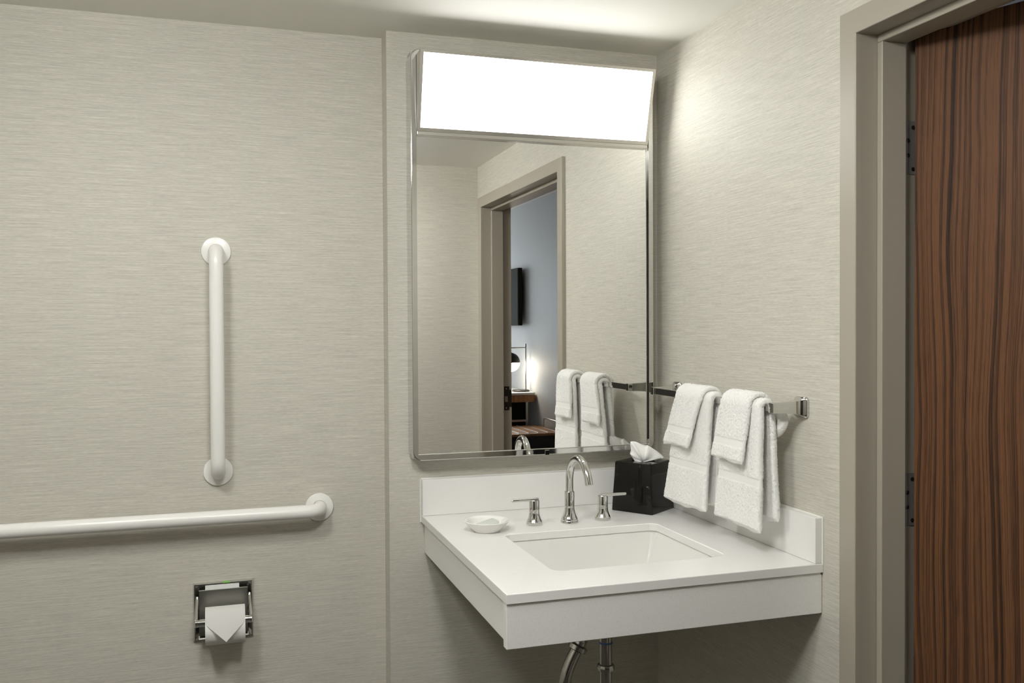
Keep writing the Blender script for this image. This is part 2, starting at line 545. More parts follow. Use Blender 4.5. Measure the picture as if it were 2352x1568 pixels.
# ------------------------------------------------------------------ mirror with its light
MX0, MX1, MZ0, MZ1 = -0.7915, -0.0435, 1.0295, 2.1850
FWD = 0.0150
mi = thing('vanity_mirror', 'chrome-framed rectangular mirror with a wide lit panel along its top', 'mirror', (-0.4175, 0.0, MZ0))
out = rrect(MX0, MX1, MZ0, MZ1, 0.026, 8)
inn = rrect(MX0 + FWD, MX1 - FWD, MZ0 + FWD, MZ1 - FWD, 0.0005, 8)
def ring_xz(pts, y):
    return [(x, y, z) for x, z in pts]
def inset(pts, d):
    cx, cz = (MX0 + MX1) / 2, (MZ0 + MZ1) / 2
    return [(x - math.copysign(d, x - cx), z - math.copysign(d, z - cz)) for x, z in pts]
bm = NB()
add_loft(bm, [ring_xz(out, -0.001), ring_xz(out, -(FR - 0.002)), ring_xz(inset(out, 0.0008), -(FR - 0.0006)),
              ring_xz(inset(out, 0.002), -FR), ring_xz(inset(inn, -0.001), -FR), ring_xz(inn, -(FR - 0.001)), ring_xz(inn, -(GL - 0.002))], cap=False)
obj('frame', bm, 'chrome', mi, True, 15)
box('backing', (MX0 + 0.004, -(GL - 0.004), MZ0 + 0.004), (MX1 - 0.004, -0.0012, MZ1 - 0.004), 'satin', mi)
Z_T0, Z_L0, Z_L1 = 1.9435, 1.9555, 2.1685      # trim bar, bottom and top of the light panel
gl = box('mirror_glass', (MX0 + FWD + 0.0004, -GL, MZ0 + FWD + 0.0004), (MX1 - FWD - 0.0004, -(GL - 0.0035), Z_T0 + 0.004), 'mirror', mi)
gl['label'] = 'clear silver mirror glass'
# the light: a wedge box leaning out at the top
LXa, LXb, YB_, YT_ = -0.7745, -0.0640, -0.0645, -0.1210
lb = NB()
pr = [(-GL + 0.0005, Z_L0), (YB_ + 0.003, Z_L0), (YT_ + 0.003, Z_L1 + 0.0005), (-GL + 0.0005, Z_L1 + 0.0005)]
def wedge(bm_, x0, x1, prf):
    A_ = [bm_.verts.new((x0, y, z)) for y, z in prf]
    B_ = [bm_.verts.new((x1, y, z)) for y, z in prf]
    bm_.faces.new(A_); bm_.faces.new(list(reversed(B_)))
    n_ = len(prf)
    for i_ in range(n_):
        k_ = (i_ + 1) % n_
        bm_.faces.new((A_[i_], B_[i_], B_[k_], A_[k_]))
wedge(lb, LXa, LXb, pr)
lt = obj('light_box', lb, 'light_trim', mi)
lt['label'] = 'slanted light box'
# face frame and diffuser lie in the slanted face plane
def face_pt(x, s, off):
    y = YB_ + (YT_ - YB_) * s
    z = Z_L0 + (Z_L1 - Z_L0) * s
    n = Vector((0, -(Z_L1 - Z_L0), (YT_ - YB_))).normalized()
    return Vector((x, y, z)) + n * off
bm = NB()
fo = [(LXa, 0.0), (LXb, 0.0), (LXb, 1.0), (LXa, 1.0)]
fi = [(LXa + 0.009, 0.045), (LXb - 0.009, 0.045), (LXb - 0.009, 0.962), (LXa + 0.009, 0.962)]
add_loft(bm, [[face_pt(x, s, -0.0025) for x, s in fo], [face_pt(x, s, 0.0025) for x, s in fo],
              [face_pt(x, s, 0.0025) for x, s in fi], [face_pt(x, s, -0.0025) for x, s in fi]], cap=False)
obj('diffuser_frame', bm, 'light_trim', lt)
bm = NB()
fd = [(LXa + 0.0092, 0.046), (LXb - 0.0092, 0.046), (LXb - 0.0092, 0.961), (LXa + 0.0092, 0.961)]
add_loft(bm, [[face_pt(x, s, -0.0024) for x, s in fd], [face_pt(x, s, 0.0012) for x, s in fd]])
df = obj('diffuser', bm, 'diffuser', lt)
df['label'] = 'glowing white acrylic diffuser'
obj('trim_bar', add_box(NB(), (LXa, -(FR + 0.0035), Z_T0), (LXb, -(GL + 0.0002), Z_L0 - 0.0006), 0.0015, 2), 'light_trim', mi)
box('frame_clip', (-0.398, -(FR + 0.002), MZ0 - 0.001), (-0.384, -FR + 0.0005, MZ0 + 0.0135), 'chrome', mi, 0.0006, 1)

# ------------------------------------------------------------------ vanity
va = thing('vanity_counter', 'white quartz wall-hung vanity counter with deep apron and backsplashes', 'vanity', (-0.378, -0.4, 0.75))
TH = 0.020
SX0, SX1, SY0, SY1 = -0.604, -0.168, -0.695, -0.3165
def slab_ring(d, z, ox=0.0):
    return [(XC + d, -DC + d, z), (-0.0008 - d * 0, -DC + d, z), (-0.0008, -0.0008, z), (XC + d, -0.0008, z)]
bm = NB()
hole = rrect(SX0, SX1, SY0, SY1, (0.022, 0.022, 0.030, 0.030), 8)
def ring_edges(bm_, pts):
    vv = [bm_.verts.new(p) for p in pts]
    ee = [bm_.edges.new((vv[i], vv[(i + 1) % len(vv)])) for i in range(len(vv))]
    return vv, ee
o_top = slab_ring(0.0018, ZC)
h_top = [(x + math.copysign(0.0018, x - (SX0 + SX1) / 2), y + math.copysign(0.0018, y - (SY0 + SY1) / 2), ZC) for x, y in hole]
vo, eo = ring_edges(bm, o_top)
vh, eh = ring_edges(bm, h_top)
bmesh.ops.triangle_fill(bm, use_beauty=True, use_dissolve=False, edges=eo + eh)
def wall_ring(prev, pts):
    vv = [bm.verts.new(p) for p in pts]
    n = len(vv)
    for i in range(n):
        k = (i + 1) % n
        bm.faces.new((prev[i], prev[k], vv[k], vv[i]))
    return vv
p1 = wall_ring(vo, slab_ring(0.0005, ZC - 0.0005))
p1 = wall_ring(p1, slab_ring(0.0, ZC - 0.0018))
p1 = wall_ring(p1, slab_ring(0.0, ZC - TH))
p2 = wall_ring(vh, [(x, y, ZC - 0.0018) for x, y in hole])
p2 = wall_ring(p2, [(x, y, ZC - TH) for x, y in hole])
e1 = [bm.edges.get((p1[i], p1[(i + 1) % len(p1)])) for i in range(len(p1))]
e2 = [bm.edges.get((p2[i], p2[(i + 1) % len(p2)])) for i in range(len(p2))]
bmesh.ops.triangle_fill(bm, use_beauty=True, use_dissolve=False, edges=e1 + e2)
obj('countertop', bm, 'quartz', va)
ZA = 0.7496
obj('front_apron', add_box(NB(), (XC + 0.001, -DC + 0.004, ZA), (-0.004, -DC + 0.026, ZC - TH - 0.0004), 0.0012, 2), 'quartz', va)
obj('side_apron', add_box(NB(), (XC + 0.010, -DC + 0.0262, ZA + 0.004), (XC + 0.028, -0.0008, ZC - TH - 0.0004), 0.0012, 2), 'quartz', va)
BSZ = 0.9686
obj('backsplash', add_box(NB(), (XC + 0.001, -0.021, ZC + 0.0002), (-0.0008, -0.0008, BSZ), 0.0016, 2), 'quartz', va)
obj('backsplash', add_box(NB(), (-0.021, -DC + 0.001, ZC + 0.0002), (-0.0008, -0.0214, BSZ), 0.0016, 2), 'quartz', va)
bm = NB()
add_tube(bm, [(XC - 0.001, -0.001, ZC - TH), (XC - 0.001, -0.001, BSZ)], 0.0022, 8)
add_tube(bm, [(XC, -0.0012, BSZ), (-0.002, -0.0012, BSZ)], 0.0022, 8)
add_tube(bm, [(-0.0012, -0.004, BSZ), (-0.0012, -DC, BSZ)], 0.0022, 8)
add_tube(bm, [(-0.0015, -DC + 0.001, BSZ), (-0.0015, -DC + 0.001, ZC - 0.004)], 0.0022, 8)
add_tube(bm, [(-0.003, -DC + 0.007, ZC - TH - 0.006), (-0.003, -DC + 0.007, ZA + 0.001)], 0.003, 8)
obj('caulk_bead', bm, 'caulk', va, True, 60)

# undermount basin
def basin_ring(d, z, rad):
    return [(x, y, z) for x, y in rrect(SX0 + d, SX1 - d, SY0 + d, SY1 - d, rad, 8)]
sk = thing('sink', 'white porcelain rectangular undermount sink in the quartz counter', 'sink', ((SX0 + SX1) / 2, (SY0 + SY1) / 2, ZC - 0.17))
bm = NB()
zt = ZC - TH - 0.0006
prof = [(-0.030, zt, 0.04), (-0.004, zt, 0.020), (-0.001, zt - 0.004, 0.018), (0.004, zt - 0.012, 0.016), (0.022, zt - 0.060, 0.016), (0.042, zt - 0.105, 0.018),
        (0.054, zt - 0.126, 0.022), (0.075, zt - 0.136, 0.03), (0.130, zt - 0.142, 0.03)]
rings = [basin_ring(d, z, rd) for d, z, rd in prof]
rings.reverse()
# outer shell
outer = [basin_ring(-0.030, zt - 0.012, 0.04), basin_ring(-0.006, zt - 0.014, 0.03), basin_ring(0.03, zt - 0.115, 0.05), basin_ring(0.075, zt - 0.150, 0.06), basin_ring(0.13, zt - 0.154, 0.05)]
add_loft(bm, rings + outer)
obj('basin', bm, 'porcelain', sk, True, 40)
cxs, cys = (SX0 + SX1) / 2, (SY0 + SY1) / 2
obj('drain', add_lathe(NB(), [(0.022, 0.0), (0.022, 0.002), (0.016, 0.003), (0.014, 0.0008)], (cxs, cys, zt - 0.1418), 'Z', 32), 'chrome', sk, True, 40)

# ------------------------------------------------------------------ drain below
DX, DY = cxs - 0.012, cys + 0.0
dt = thing('drain_trap', 'chrome sink drain pipe and curved trap below the vanity', 'drain pipe', (DX, DY, 0.40))
obj('tailpiece', add_tube(NB(), [(DX, DY, 0.40), (DX, DY, zt - 0.156)], 0.0158, 32), 'steel', dt, True, 40)
obj('flange_nut', add_lathe(NB(), [(0.0175, 0.0), (0.0175, 0.012)], (DX, DY, 0.640), 'Z', 32), 'steel', dt, True, 40)
bw = obj('washer', add_lathe(NB(), [(0.0162, 0.0), (0.0168, 0.001), (0.0168, 0.0035), (0.0162, 0.0045)], (DX, DY, 0.6190), 'Z', 32), 'blue', dt, True, 40)
bw['label'] = 'blue ring on the tailpiece'
for zz in (0.552, 0.497):
    bm = NB()
    add_lathe(bm, [(0.0165, 0.016), (0.0205, 0.0145), (0.0222, 0.009), (0.0222, 0.004), (0.0205, 0.0), (0.0165, -0.001)], (DX, DY, zz), 'Z', 12)
    obj('slip_nut', bm, 'steel', dt, True, 25)
tx, ty = -0.415, -0.335
pth = [Vector((DX, DY, 0.41)), Vector((DX, DY, 0.36))]
pth = [Vector((DX, DY, 0.402)), Vector((DX, DY, 0.36)), Vector((DX - 0.01, DY + 0.03, 0.325)), Vector((DX - 0.03, DY + 0.07, 0.315)),
       Vector((tx - 0.03, ty - 0.02, 0.345)), Vector((tx - 0.03, ty, 0.40)), Vector((tx - 0.028, ty, 0.45)), Vector((tx - 0.022, ty, 0.485)), Vector((tx - 0.010, ty, 0.515)), Vector((tx + 0.008, ty, 0.548))]
def smooth_path(pts, n=10):
    outp = []
    for i in range(len(pts) - 1):
        p0, p1_, p2_, p3 = pts[max(i - 1, 0)], pts[i], pts[i + 1], pts[min(i + 2, len(pts) - 1)]
        for k in range(n):
            s = k / n
            outp.append(0.5 * ((2 * p1_) + (p2_ - p0) * s + (2 * p0 - 5 * p1_ + 4 * p2_ - p3) * s * s + (3 * p1_ - p0 - 3 * p2_ + p3) * s ** 3))
    outp.append(pts[-1])
    return outp
obj('trap_bend', add_tube(NB(), smooth_path(pth), 0.0165, 28), 'steel', dt, True, 40)
d0 = Vector((0.018, 0.0, 0.033)).normalized()
c0 = Vector((tx + 0.006, ty, 0.544))
obj('trap_nut', add_tube(NB(), [c0, c0 + d0 * 0.003, c0 + d0 * 0.014, c0 + d0 * 0.018], [0.0205, 0.0265, 0.0265, 0.019], 28), 'steel', dt, True, 30)
pe = smooth_path([c0 + d0 * 0.01, c0 + d0 * 0.03, c0 + d0 * 0.045 + Vector((0.004, 0.02, 0)), c0 + d0 * 0.05 + Vector((0.005, 0.06, -0.003)), Vector((c0.x + 0.03, -0.0012, c0.z + 0.035))])
obj('trap_arm', add_tube(NB(), pe, 0.0165, 28), 'steel', dt, True, 40)

# ------------------------------------------------------------------ faucet
FX, FY = -0.387, -0.232
fa = thing('faucet', 'polished chrome widespread faucet with gooseneck spout and two lever handles', 'faucet', (FX, FY, ZC))
sp_ = obj('spout', add_tube(NB(), [(FX, FY, ZC + 0.07)] + [(FX, FY, ZC + 0.122)] +
          [(FX + 0.006 * k / 14, FY - 0.0615 + 0.0615 * math.cos(math.radians(158) * k / 14), ZC + 0.122 + 0.0615 * math.sin(math.radians(158) * k / 14)) for k in range(1, 15)] +
          [(FX + 0.0065, FY - 0.0615 - 0.0570 - 0.0085, ZC + 0.122 + 0.0230 - 0.022)], 0.0108, 28), 'chrome', fa, True, 40)
obj('base', add_lathe(NB(), [(0.0245, 0.0), (0.0245, 0.006), (0.0235, 0.0072), (0.0238, 0.009), (0.0215, 0.0135), (0.0182, 0.0205), (0.0158, 0.0280), (0.0144, 0.0360), (0.0138, 0.043),
                            (0.0137, 0.084), (0.0127, 0.0862), (0.0108, 0.0864)], (FX, FY, ZC + 0.0003), 'Z', 40), 'chrome', sp_, True, 40)
for sgn in (-1, 1):
    hx, hy = FX + sgn * 0.1016, FY + 0.004
    hb = obj('handle', add_lathe(NB(), [(0.0225, 0.0), (0.0225, 0.006), (0.0213, 0.0072), (0.0218, 0.009), (0.0200, 0.0125), (0.0175, 0.0175), (0.0155, 0.0235), (0.0145, 0.0300), (0.0142, 0.036),
                                       (0.0142, 0.0655), (0.0132, 0.0675), (0.004, 0.068)], (hx, hy, ZC + 0.0003), 'Z', 40), 'chrome', fa, True, 40)
    obj('lever', add_tube(NB(), [(hx - sgn * 0.010, hy - 0.004, ZC + 0.0695), (hx + sgn * 0.066, hy - 0.008, ZC + 0.0705), (hx + sgn * 0.0675, hy - 0.008, ZC + 0.0705)], [0.0046, 0.0046, 0.0036], 20), 'chrome', hb, True, 40)
    if sgn < 0:
        o = obj('hot_mark', add_lathe(NB(), [(0.0016, 0.0), (0.0016, -0.0006)], (hx - 0.0113, hy - 0.0082, ZC + 0.045), 'Y', 12), 'red', hb)
        o['label'] = 'small red hot-water dot'

# ------------------------------------------------------------------ soap dish and soap
SDX, SDY = -0.634, -0.262
bm = NB()
add_lathe(bm, [(0.0335, 0.0), (0.0350, 0.0025), (0.0420, 0.0075), (0.0480, 0.0140), (0.0530, 0.0195), (0.0570, 0.0240), (0.0600, 0.0272), (0.0612, 0.0288), (0.0600, 0.0302), (0.0545, 0.0290),
               (0.0500, 0.0250), (0.0455, 0.0180), (0.040, 0.0120), (0.030, 0.0090), (0.002, 0.0085)], (SDX, SDY, ZC + 0.0002), 'Z', 56)
tag(obj('soap_dish', bm, 'ceramic', None, True, 50), 'small round white ceramic soap dish at the left of the counter', 'soap dish')
so = obj('soap_bar', add_box(NB(), (-0.027, -0.017, 0.0), (0.027, 0.017, 0.011), 0.003, 3), 'soap', None, True, 40)
so.location = (SDX + 0.004, SDY + 0.002, ZC + 0.0135)
so.rotation_euler = (math.radians(4), math.radians(-9), math.radians(16))
tag(so, 'pale grey-green wrapped soap bar lying in the white dish', 'soap')

# ------------------------------------------------------------------ tissue box
TX, TY, TR = -0.114, -0.131, math.radians(-55.0)
tb = thing('tissue_box', 'glossy black tapered tissue box cover in the counter corner', 'tissue box', (TX, TY, ZC))
def sq(hw, z, rad=0.004, hole=None):
    return [Vector((TX, TY, ZC)) + Matrix.Rotation(TR, 3, 'Z') @ Vector((x, y, z)) for x, y in rrect(-hw, hw, -hw, hw, rad, 4)]
def el(rx, ry, z, n=20):
    pts = rrect(-rx, rx, -ry, ry, min(rx, ry) * 0.98, 4)
    return [Vector((TX, TY, ZC)) + Matrix.Rotation(TR, 3, 'Z') @ Vector((x, y, z)) for x, y in pts]
bm = NB()
add_loft(bm, [sq(0.0672, 0.0003), sq(0.0675, 0.002), sq(0.0655, 0.05), sq(0.0625, 0.10), sq(0.0605, 0.139), sq(0.0598, 0.1425), sq(0.0575, 0.1442, 0.004),
              el(0.036, 0.030, 0.1442), el(0.035, 0.029, 0.1425), el(0.035, 0.029, 0.11)], cap=True)
obj('cover', bm, 'black_gloss', tb, True, 30)
# the tissue: a crumpled folded sheet fanning out of the opening
ax = Vector((math.cos(math.radians(-17)), math.sin(math.radians(-17)), 0))     # runs to the right across the box
ay = Vector((-ax.y, ax.x, 0))
outl = [(-0.020, -0.004), (-0.026, 0.008), (-0.031, 0.017), (-0.029, 0.030), (-0.0305, 0.044), (-0.030, 0.0535), (-0.022, 0.0540), (-0.015, 0.0525), (-0.007, 0.0475),
        (0.003, 0.0445), (0.0085, 0.0415), (0.011, 0.0425), (0.022, 0.0340), (0.034, 0.0240), (0.043, 0.0150), (0.050, 0.0060), (0.0445, 0.0030), (0.030, 0.0012), (0.018, -0.002)]
n_s, n_t = 72, 22
def outline_at(f):
    p = f * (len(outl) - 1)
    i0 = min(int(p), len(outl) - 2)
    w_ = p - i0
    return (outl[i0][0] * (1 - w_) + outl[i0 + 1][0] * w_, outl[i0][1] * (1 - w_) + outl[i0 + 1][1] * w_)
V, Fc = [], []
for side in (-1, 1):                       # front sheet, back sheet
    for i in range(n_s):
        f = i / (n_s - 1)
        ox, oz = outline_at(f)
        for j in range(n_t):
            t_ = j / (n_t - 1)
            x = -0.002 * (1 - t_) + ox * t_
            z = -0.006 * (1 - t_) + oz * t_
            puff = 0.013 * math.sin(PI * min(1, t_ ** 0.7)) * (0.6 + 0.5 * math.sin(PI * f))
            crease = t_ * (1 - 0.4 * t_) * (0.0040 * math.sin(19 * f + side) + 0.0026 * math.sin(37 * f + 2 * side + 3 * t_))
            y = side * (puff + 0.0006) * (1 if side < 0 else 0.8) + crease * (1.0 if j < n_t - 1 else 0.8)
            if j == n_t - 1:
                y = 0.0032 * math.sin(23 * f) + side * 0.0004
            V.append(Vector((TX - 0.002, TY - 0.006, ZC + 0.1475)) + ax * x * 1.25 + ay * y + Vector((0, 0, z)))
N_ = n_s * n_t
for sd in (0, 1):
    for i in range(n_s - 1):
        for j in range(n_t - 1):
            q0 = sd * N_ + i * n_t + j
            Fc.append((q0, q0 + n_t, q0 + n_t + 1, q0 + 1))
for i in range(n_s - 1):
    q0, q1 = i * n_t + n_t - 1, N_ + i * n_t + n_t - 1
    Fc.append((q0, q0 + n_t, q1 + n_t, q1))
ti = arr_obj('tissue', V, Fc, 'paper_white')
tag(ti, 'crumpled white tissue pulled up out of the black box', 'tissue')

# ------------------------------------------------------------------ towel bar
BX, BZ = -0.080, 1.2145
BY0, BY1 = -0.752, -0.140
tbz = thing('towel_bar', 'chrome towel bar with square flared posts on the right wall', 'towel bar', (0.0, (BY0 + BY1) / 2, BZ))
box('bar', (BX - 0.0045, BY0 + 0.004, BZ - 0.0095), (BX + 0.0045, BY1 - 0.004, BZ + 0.0095), 'chrome', tbz, 0.0008, 1)
for yc in (BY0, BY1):
    bm = NB()
    rings = []
    for x, hy, hz in ((-0.0006, 0.0240, 0.0250), (-0.006, 0.0240, 0.0250), (-0.008, 0.0225, 0.0238), (-0.010, 0.0190, 0.0215), (-0.015, 0.0150, 0.0185), (-0.022, 0.0120, 0.0160),
                      (-0.032, 0.0105, 0.0140), (-0.060, 0.0098, 0.0125), (BX - 0.003, 0.0095, 0.0118), (BX - 0.0065, 0.0095, 0.0118), (BX - 0.0075, 0.0085, 0.0108)):
        rings.append([(x, yc + p, BZ + q_) for p, q_ in rrect(-hy, hy, -hz, hz, min(hy, hz) * (0.4 if x > -0.009 else 0.12), 4)])
    add_loft(bm, rings)
    obj('post', bm, 'chrome', tbz, True, 30)

# ------------------------------------------------------------------ towels
ZB = BZ - 0.0025
def towel(name, label, group, rp, th, top, bot, zf, zb, back_bot, band=None, hem=0.006, ns=280, nr=210, seed=0, rolled=False, lean=0.0):
    """cloth draped over the bar: top/bot = (y range at the bar / at the front hem), zf, zb = front and back hem heights"""
    g = np.random.default_rng(seed)
    ph = g.uniform(0, 6.28, 8)
    Lf, Lb = ZB - zf, ZB - zb
    arc = PI * rp
    tot = Lf + arc + Lb
    S = np.linspace(0, tot, ns)
    # cross-section across the width: two flat sides closed by round edges, evenly spaced
    hw0, ht = abs(bot[1] - bot[0]) / 2, th / 2
    flat = 2 * (hw0 - ht)
    per = 2 * flat + 2 * PI * ht
    ex, ey = np.zeros(nr), np.zeros(nr)
    for k in range(nr):
        d = per * k / nr
        if d < flat:
            px_, pe_ = -flat / 2 + d, ht
        elif d < flat + PI * ht:
            an = (d - flat) / ht
            px_, pe_ = flat / 2 + ht * math.sin(an), ht * math.cos(an)
        elif d < 2 * flat + PI * ht:
            px_, pe_ = flat / 2 - (d - flat - PI * ht), -ht
        else:
            an = (d - 2 * flat - PI * ht) / ht
            px_, pe_ = -flat / 2 - ht * math.sin(an), -ht * math.cos(an)
        ex[k], ey[k] = px_ / hw0, pe_ / ht
    V = np.zeros((ns, nr, 3))
    for i, s in enumerate(S):
        if s < Lf:
            px, pz, nx, nz, f = BX - rp, zf + s, -1.0, 0.0, 1 - s / Lf
            y0 = top[0] + (bot[0] - top[0]) * f ** 0.8
            y1 = top[1] + (bot[1] - top[1]) * f ** 0.8
            px -= 0.006 * f * (1 + lean)
        elif s < Lf + arc:
            an = (s - Lf) / rp
            px, pz, nx, nz, f = BX - rp * math.cos(an), ZB + rp * math.sin(an), -math.cos(an), math.sin(an), 0.0
            y0, y1 = top
        else:
            d = s - Lf - arc
            f = d / Lb
            px, pz, nx, nz = BX + rp, ZB - d, 1.0, 0.0
            y0 = top[0] + (back_bot[0] - top[0]) * f
            y1 = top[1] + (back_bot[1] - top[1]) * f
            px += 0.004 * f
        yc, hw = (y0 + y1) / 2, abs(y1 - y0) / 2
        edge = min(s, tot - s)
        t_ = th * min(1.0, 0.45 + edge / 0.012)
        if band is not None and band[0] < s < band[1]:
            t_ *= 0.80
        if s < hem or s > tot - hem:
            t_ *= 0.75
        yy = yc + hw * ex
        wav = 0.0026 * np.sin(26 * yy + ph[0]) * f + 0.0016 * np.sin(55 * yy + ph[1] + 3 * f) * f
        off = t_ / 2 * ey + wav
        hemw = (0.0015 * np.sin(90 * yy + ph[2]) + 0.003 * np.sin(21 * yy + ph[3])) * (1 if s < 1e-6 or s > tot - 1e-6 else 0)
        V[i, :, 0] = px + nx * off
        V[i, :, 1] = yy + 0.0012 * math.sin(40 * s + ph[4]) * ex
        V[i, :, 2] = pz + nz * off + hemw
    # terry loops: small random bumps, none on the woven band
    fz = 0.00060
    amp = np.full((ns, 1), fz)
    if band is not None:
        amp[(S > band[0]) & (S < band[1])] = 0.00005
    amp[(S < hem)] = 0.0003
    V += g.normal(0, 1, V.shape) * amp[:, :, None]
    idx = np.arange(ns * nr).reshape(ns, nr)
    A_, B_ = idx[:-1], idx[1:]
    Fq = np.stack([A_, np.roll(A_, -1, 1), np.roll(B_, -1, 1), B_], -1).reshape(-1, 4)
    faces = [tuple(f_) for f_ in Fq.tolist()]
    faces.append(tuple(reversed(idx[0].tolist())))
    faces.append(tuple(idx[-1].tolist()))
    o = arr_obj(name, V.reshape(-1, 3), faces, 'terry')
    if band is not None:
        o.data.materials.append(M['weave'])
        rows_ = ((S[:-1] > band[0]) & (S[:-1] < band[1])) | (S[:-1] < hem)
        mi_ = np.zeros(len(o.data.polygons), dtype=np.int32)
        mi_[:(ns - 1) * nr] = np.repeat(rows_.astype(np.int32), nr)
        o.data.polygons.foreach_set('material_index', mi_)
    tag(o, label, 'towel', group)
    return o

HT, WC_ = 'hand towels on the towel bar', 'washcloths on the towel bar'
towel('hand_towel', 'long white hand towel on the bar, nearer the mirror', HT, 0.0150, 0.0160, (-0.335, -0.500), (-0.252, -0.478), 0.918, 0.928, (-0.29, -0.50), band=(0.105, 0.125), seed=1)
h2 = towel('hand_towel', 'long white hand towel on the bar, nearer the door', HT, 0.0150, 0.0160, (-0.572, -0.728), (-0.528, -0.738), 0.921, 0.945, (-0.58, -0.738), band=(0.105, 0.125), seed=2)
towel('washcloth', 'short white washcloth over the hand towel nearer the mirror', WC_, 0.0300, 0.0125, (-0.335, -0.472), (-0.282, -0.422), 1.080, 1.09, (-0.34, -0.48), band=(0.036, 0.055), ns=170, nr=170, seed=3, lean=1.0)
towel('washcloth', 'short white washcloth over the hand towel nearer the door', WC_, 0.0300, 0.0125, (-0.572, -0.700), (-0.541, -0.688), 1.077, 1.09, (-0.575, -0.71), band=(0.036, 0.055), ns=170, nr=170, seed=4, lean=1.0)

# rolled corner of the second hand towel's back layer, showing past the post
nR, nS = 40, 36
V, Fc = [], []
for i in range(nS):
    f = i / (nS - 1)
    zz = 1.205 - 0.058 * f
    rad = 0.0135 * (math.sin(PI * min(1.0, 0.12 + 0.80 * f)) ** 0.6) + 0.003
    for k in range(nR):
        an = 2 * PI * k / nR
        rr = rad * (1 + 0.05 * math.sin(3 * an + 6 * f)) + rng.normal(0, 0.0005)
        V.append((-0.040 + rr * math.cos(an) * 0.8, -0.716 - 0.010 * math.sin(PI * f) + rr * math.sin(an), zz + 0.006 * math.cos(an)))
for i in range(nS - 1):
    for k in range(nR):
        k2 = (k + 1) % nR
        Fc.append((i * nR + k, i * nR + k2, (i + 1) * nR + k2, (i + 1) * nR + k))
Fc.append(tuple(reversed(range(nR))))
Fc.append(tuple(range((nS - 1) * nR, nS * nR)))
rc = arr_obj('rolled_corner', V, Fc, 'terry', h2)
rc['label'] = 'rolled back corner of the towel'

# ------------------------------------------------------------------ grab bars
def flange(parent, c, bars_y):
    return obj('flange', add_lathe(NB(), [(0.0398, 0.0), (0.0398, -0.0035), (0.0388, -0.0055), (0.0365, -0.0062), (0.0205, -0.0072), (0.0202, -0.0045)], (c[0], YL - 0.0005, c[1]), 'Y', 48), 'white_coat', parent, True, 40)
GX, GZ0, GZ1 = -1.313, 1.0087, 1.0087 + 0.6096
off = YL - 0.060
gb = thing('grab_bar', 'short white vertical grab bar with round flanges', 'grab bar', (GX, YL, GZ0), 'white grab bars')
pth = [(GX, YL - 0.004, GZ1)] + arc_path((GX, YL, GZ1), (GX, off, GZ1), (GX, off, GZ0), 0.038) + arc_path((GX, off, GZ1), (GX, off, GZ0), (GX, YL, GZ0), 0.038) + [(GX, YL - 0.004, GZ0)]
obj('rail', add_tube(NB(), pth, 0.0188, 36), 'white_coat', gb, True, 60)
flange(gb, (GX, GZ0), 0); flange(gb, (GX, GZ1), 0)
HX0, HX1, HZ = -1.0379 - 1.219, -1.0379, 0.8915
gb2 = thing('grab_bar', 'long white horizontal grab bar running out past the left edge', 'grab bar', (HX1, YL, HZ), 'white grab bars')
pth = [(HX1, YL - 0.004, HZ)] + arc_path((HX1, YL, HZ), (HX1, off, HZ), (HX0, off, HZ), 0.038) + arc_path((HX1, off, HZ), (HX0, off, HZ), (HX0, YL, HZ), 0.038) + [(HX0, YL - 0.004, HZ)]
obj('rail', add_tube(NB(), pth, 0.0188, 36), 'white_coat', gb2, True, 60)
flange(gb2, (HX0, HZ), 0); flange(gb2, (HX1, HZ), 0)

# ------------------------------------------------------------------ toilet paper holder
PX0, PX1, PZ0, PZ1 = -1.3825, -1.2225, 0.541, 0.702
pc = (PX0 + PX1) / 2
RZ, RY = 0.6080, YL - 0.062
ph_ = thing('paper_holder', 'chrome recessed toilet paper holder on the wall below the grab bars', 'paper holder', (pc, YL, PZ0))
def rxz(d, y):
    return [(x, y, z) for x, z in ((PX0 + d, PZ0 + d), (PX1 - d, PZ0 + d), (PX1 - d, PZ1 - d), (PX0 + d, PZ1 - d))]
bm = NB()
add_loft(bm, [rxz(0.0, YL - 0.0006), rxz(0.0, YL - 0.004), rxz(0.003, YL - 0.010), rxz(0.006, YL - 0.0105), rxz(0.013, YL - 0.005), rxz(0.015, YL - 0.004)], cap=False)
obj('cover_plate', bm, 'chrome', ph_)
box('back_plate', (PX0 + 0.002, YL - 0.004, PZ0 + 0.002), (PX1 - 0.002, YL - 0.0008, PZ1 - 0.002), 'steel', ph_)
# hinged hood leaning out over the roll
bm = NB()
hx0, hx1 = pc - 0.064, pc + 0.064
prf = [(YL - 0.0195, 0.6850), (YL - 0.0210, 0.6858), (YL - 0.0222, 0.6845), (YL - 0.0155, 0.6000), (YL - 0.0135, 0.5575), (YL - 0.0120, 0.5575), (YL - 0.0135, 0.6000)]
wedge(bm, hx0, hx1, prf)
obj('hood', bm, 'hood_reflection', ph_)
obj('paper_flap', add_box(NB(), (pc - 0.048, YL - 0.0098, 0.60), (pc + 0.042, YL - 0.0085, 0.6935)), 'paper_white', ph_)
for sgn in (-1, 1):
    xa = pc + sgn * 0.069
    bm = NB()
    add_tube(bm, smooth_path([Vector((xa, YL - 0.0112, 0.665)), Vector((xa, YL - 0.018, 0.655)), Vector((xa + sgn * 0.002, YL - 0.045, 0.628)), Vector((xa + sgn * 0.003, RY, RZ))], 6), 0.0045, 14)
    ar = obj('arm', bm, 'chrome', ph_, True, 40)
    obj('roller_cap', add_lathe(NB(), [(0.0095, 0.0), (0.0105, sgn * 0.001), (0.0105, sgn * 0.007), (0.008, sgn * 0.009)], (pc + sgn * 0.0665, RY, RZ), 'X', 24), 'chrome', ar, True, 40)
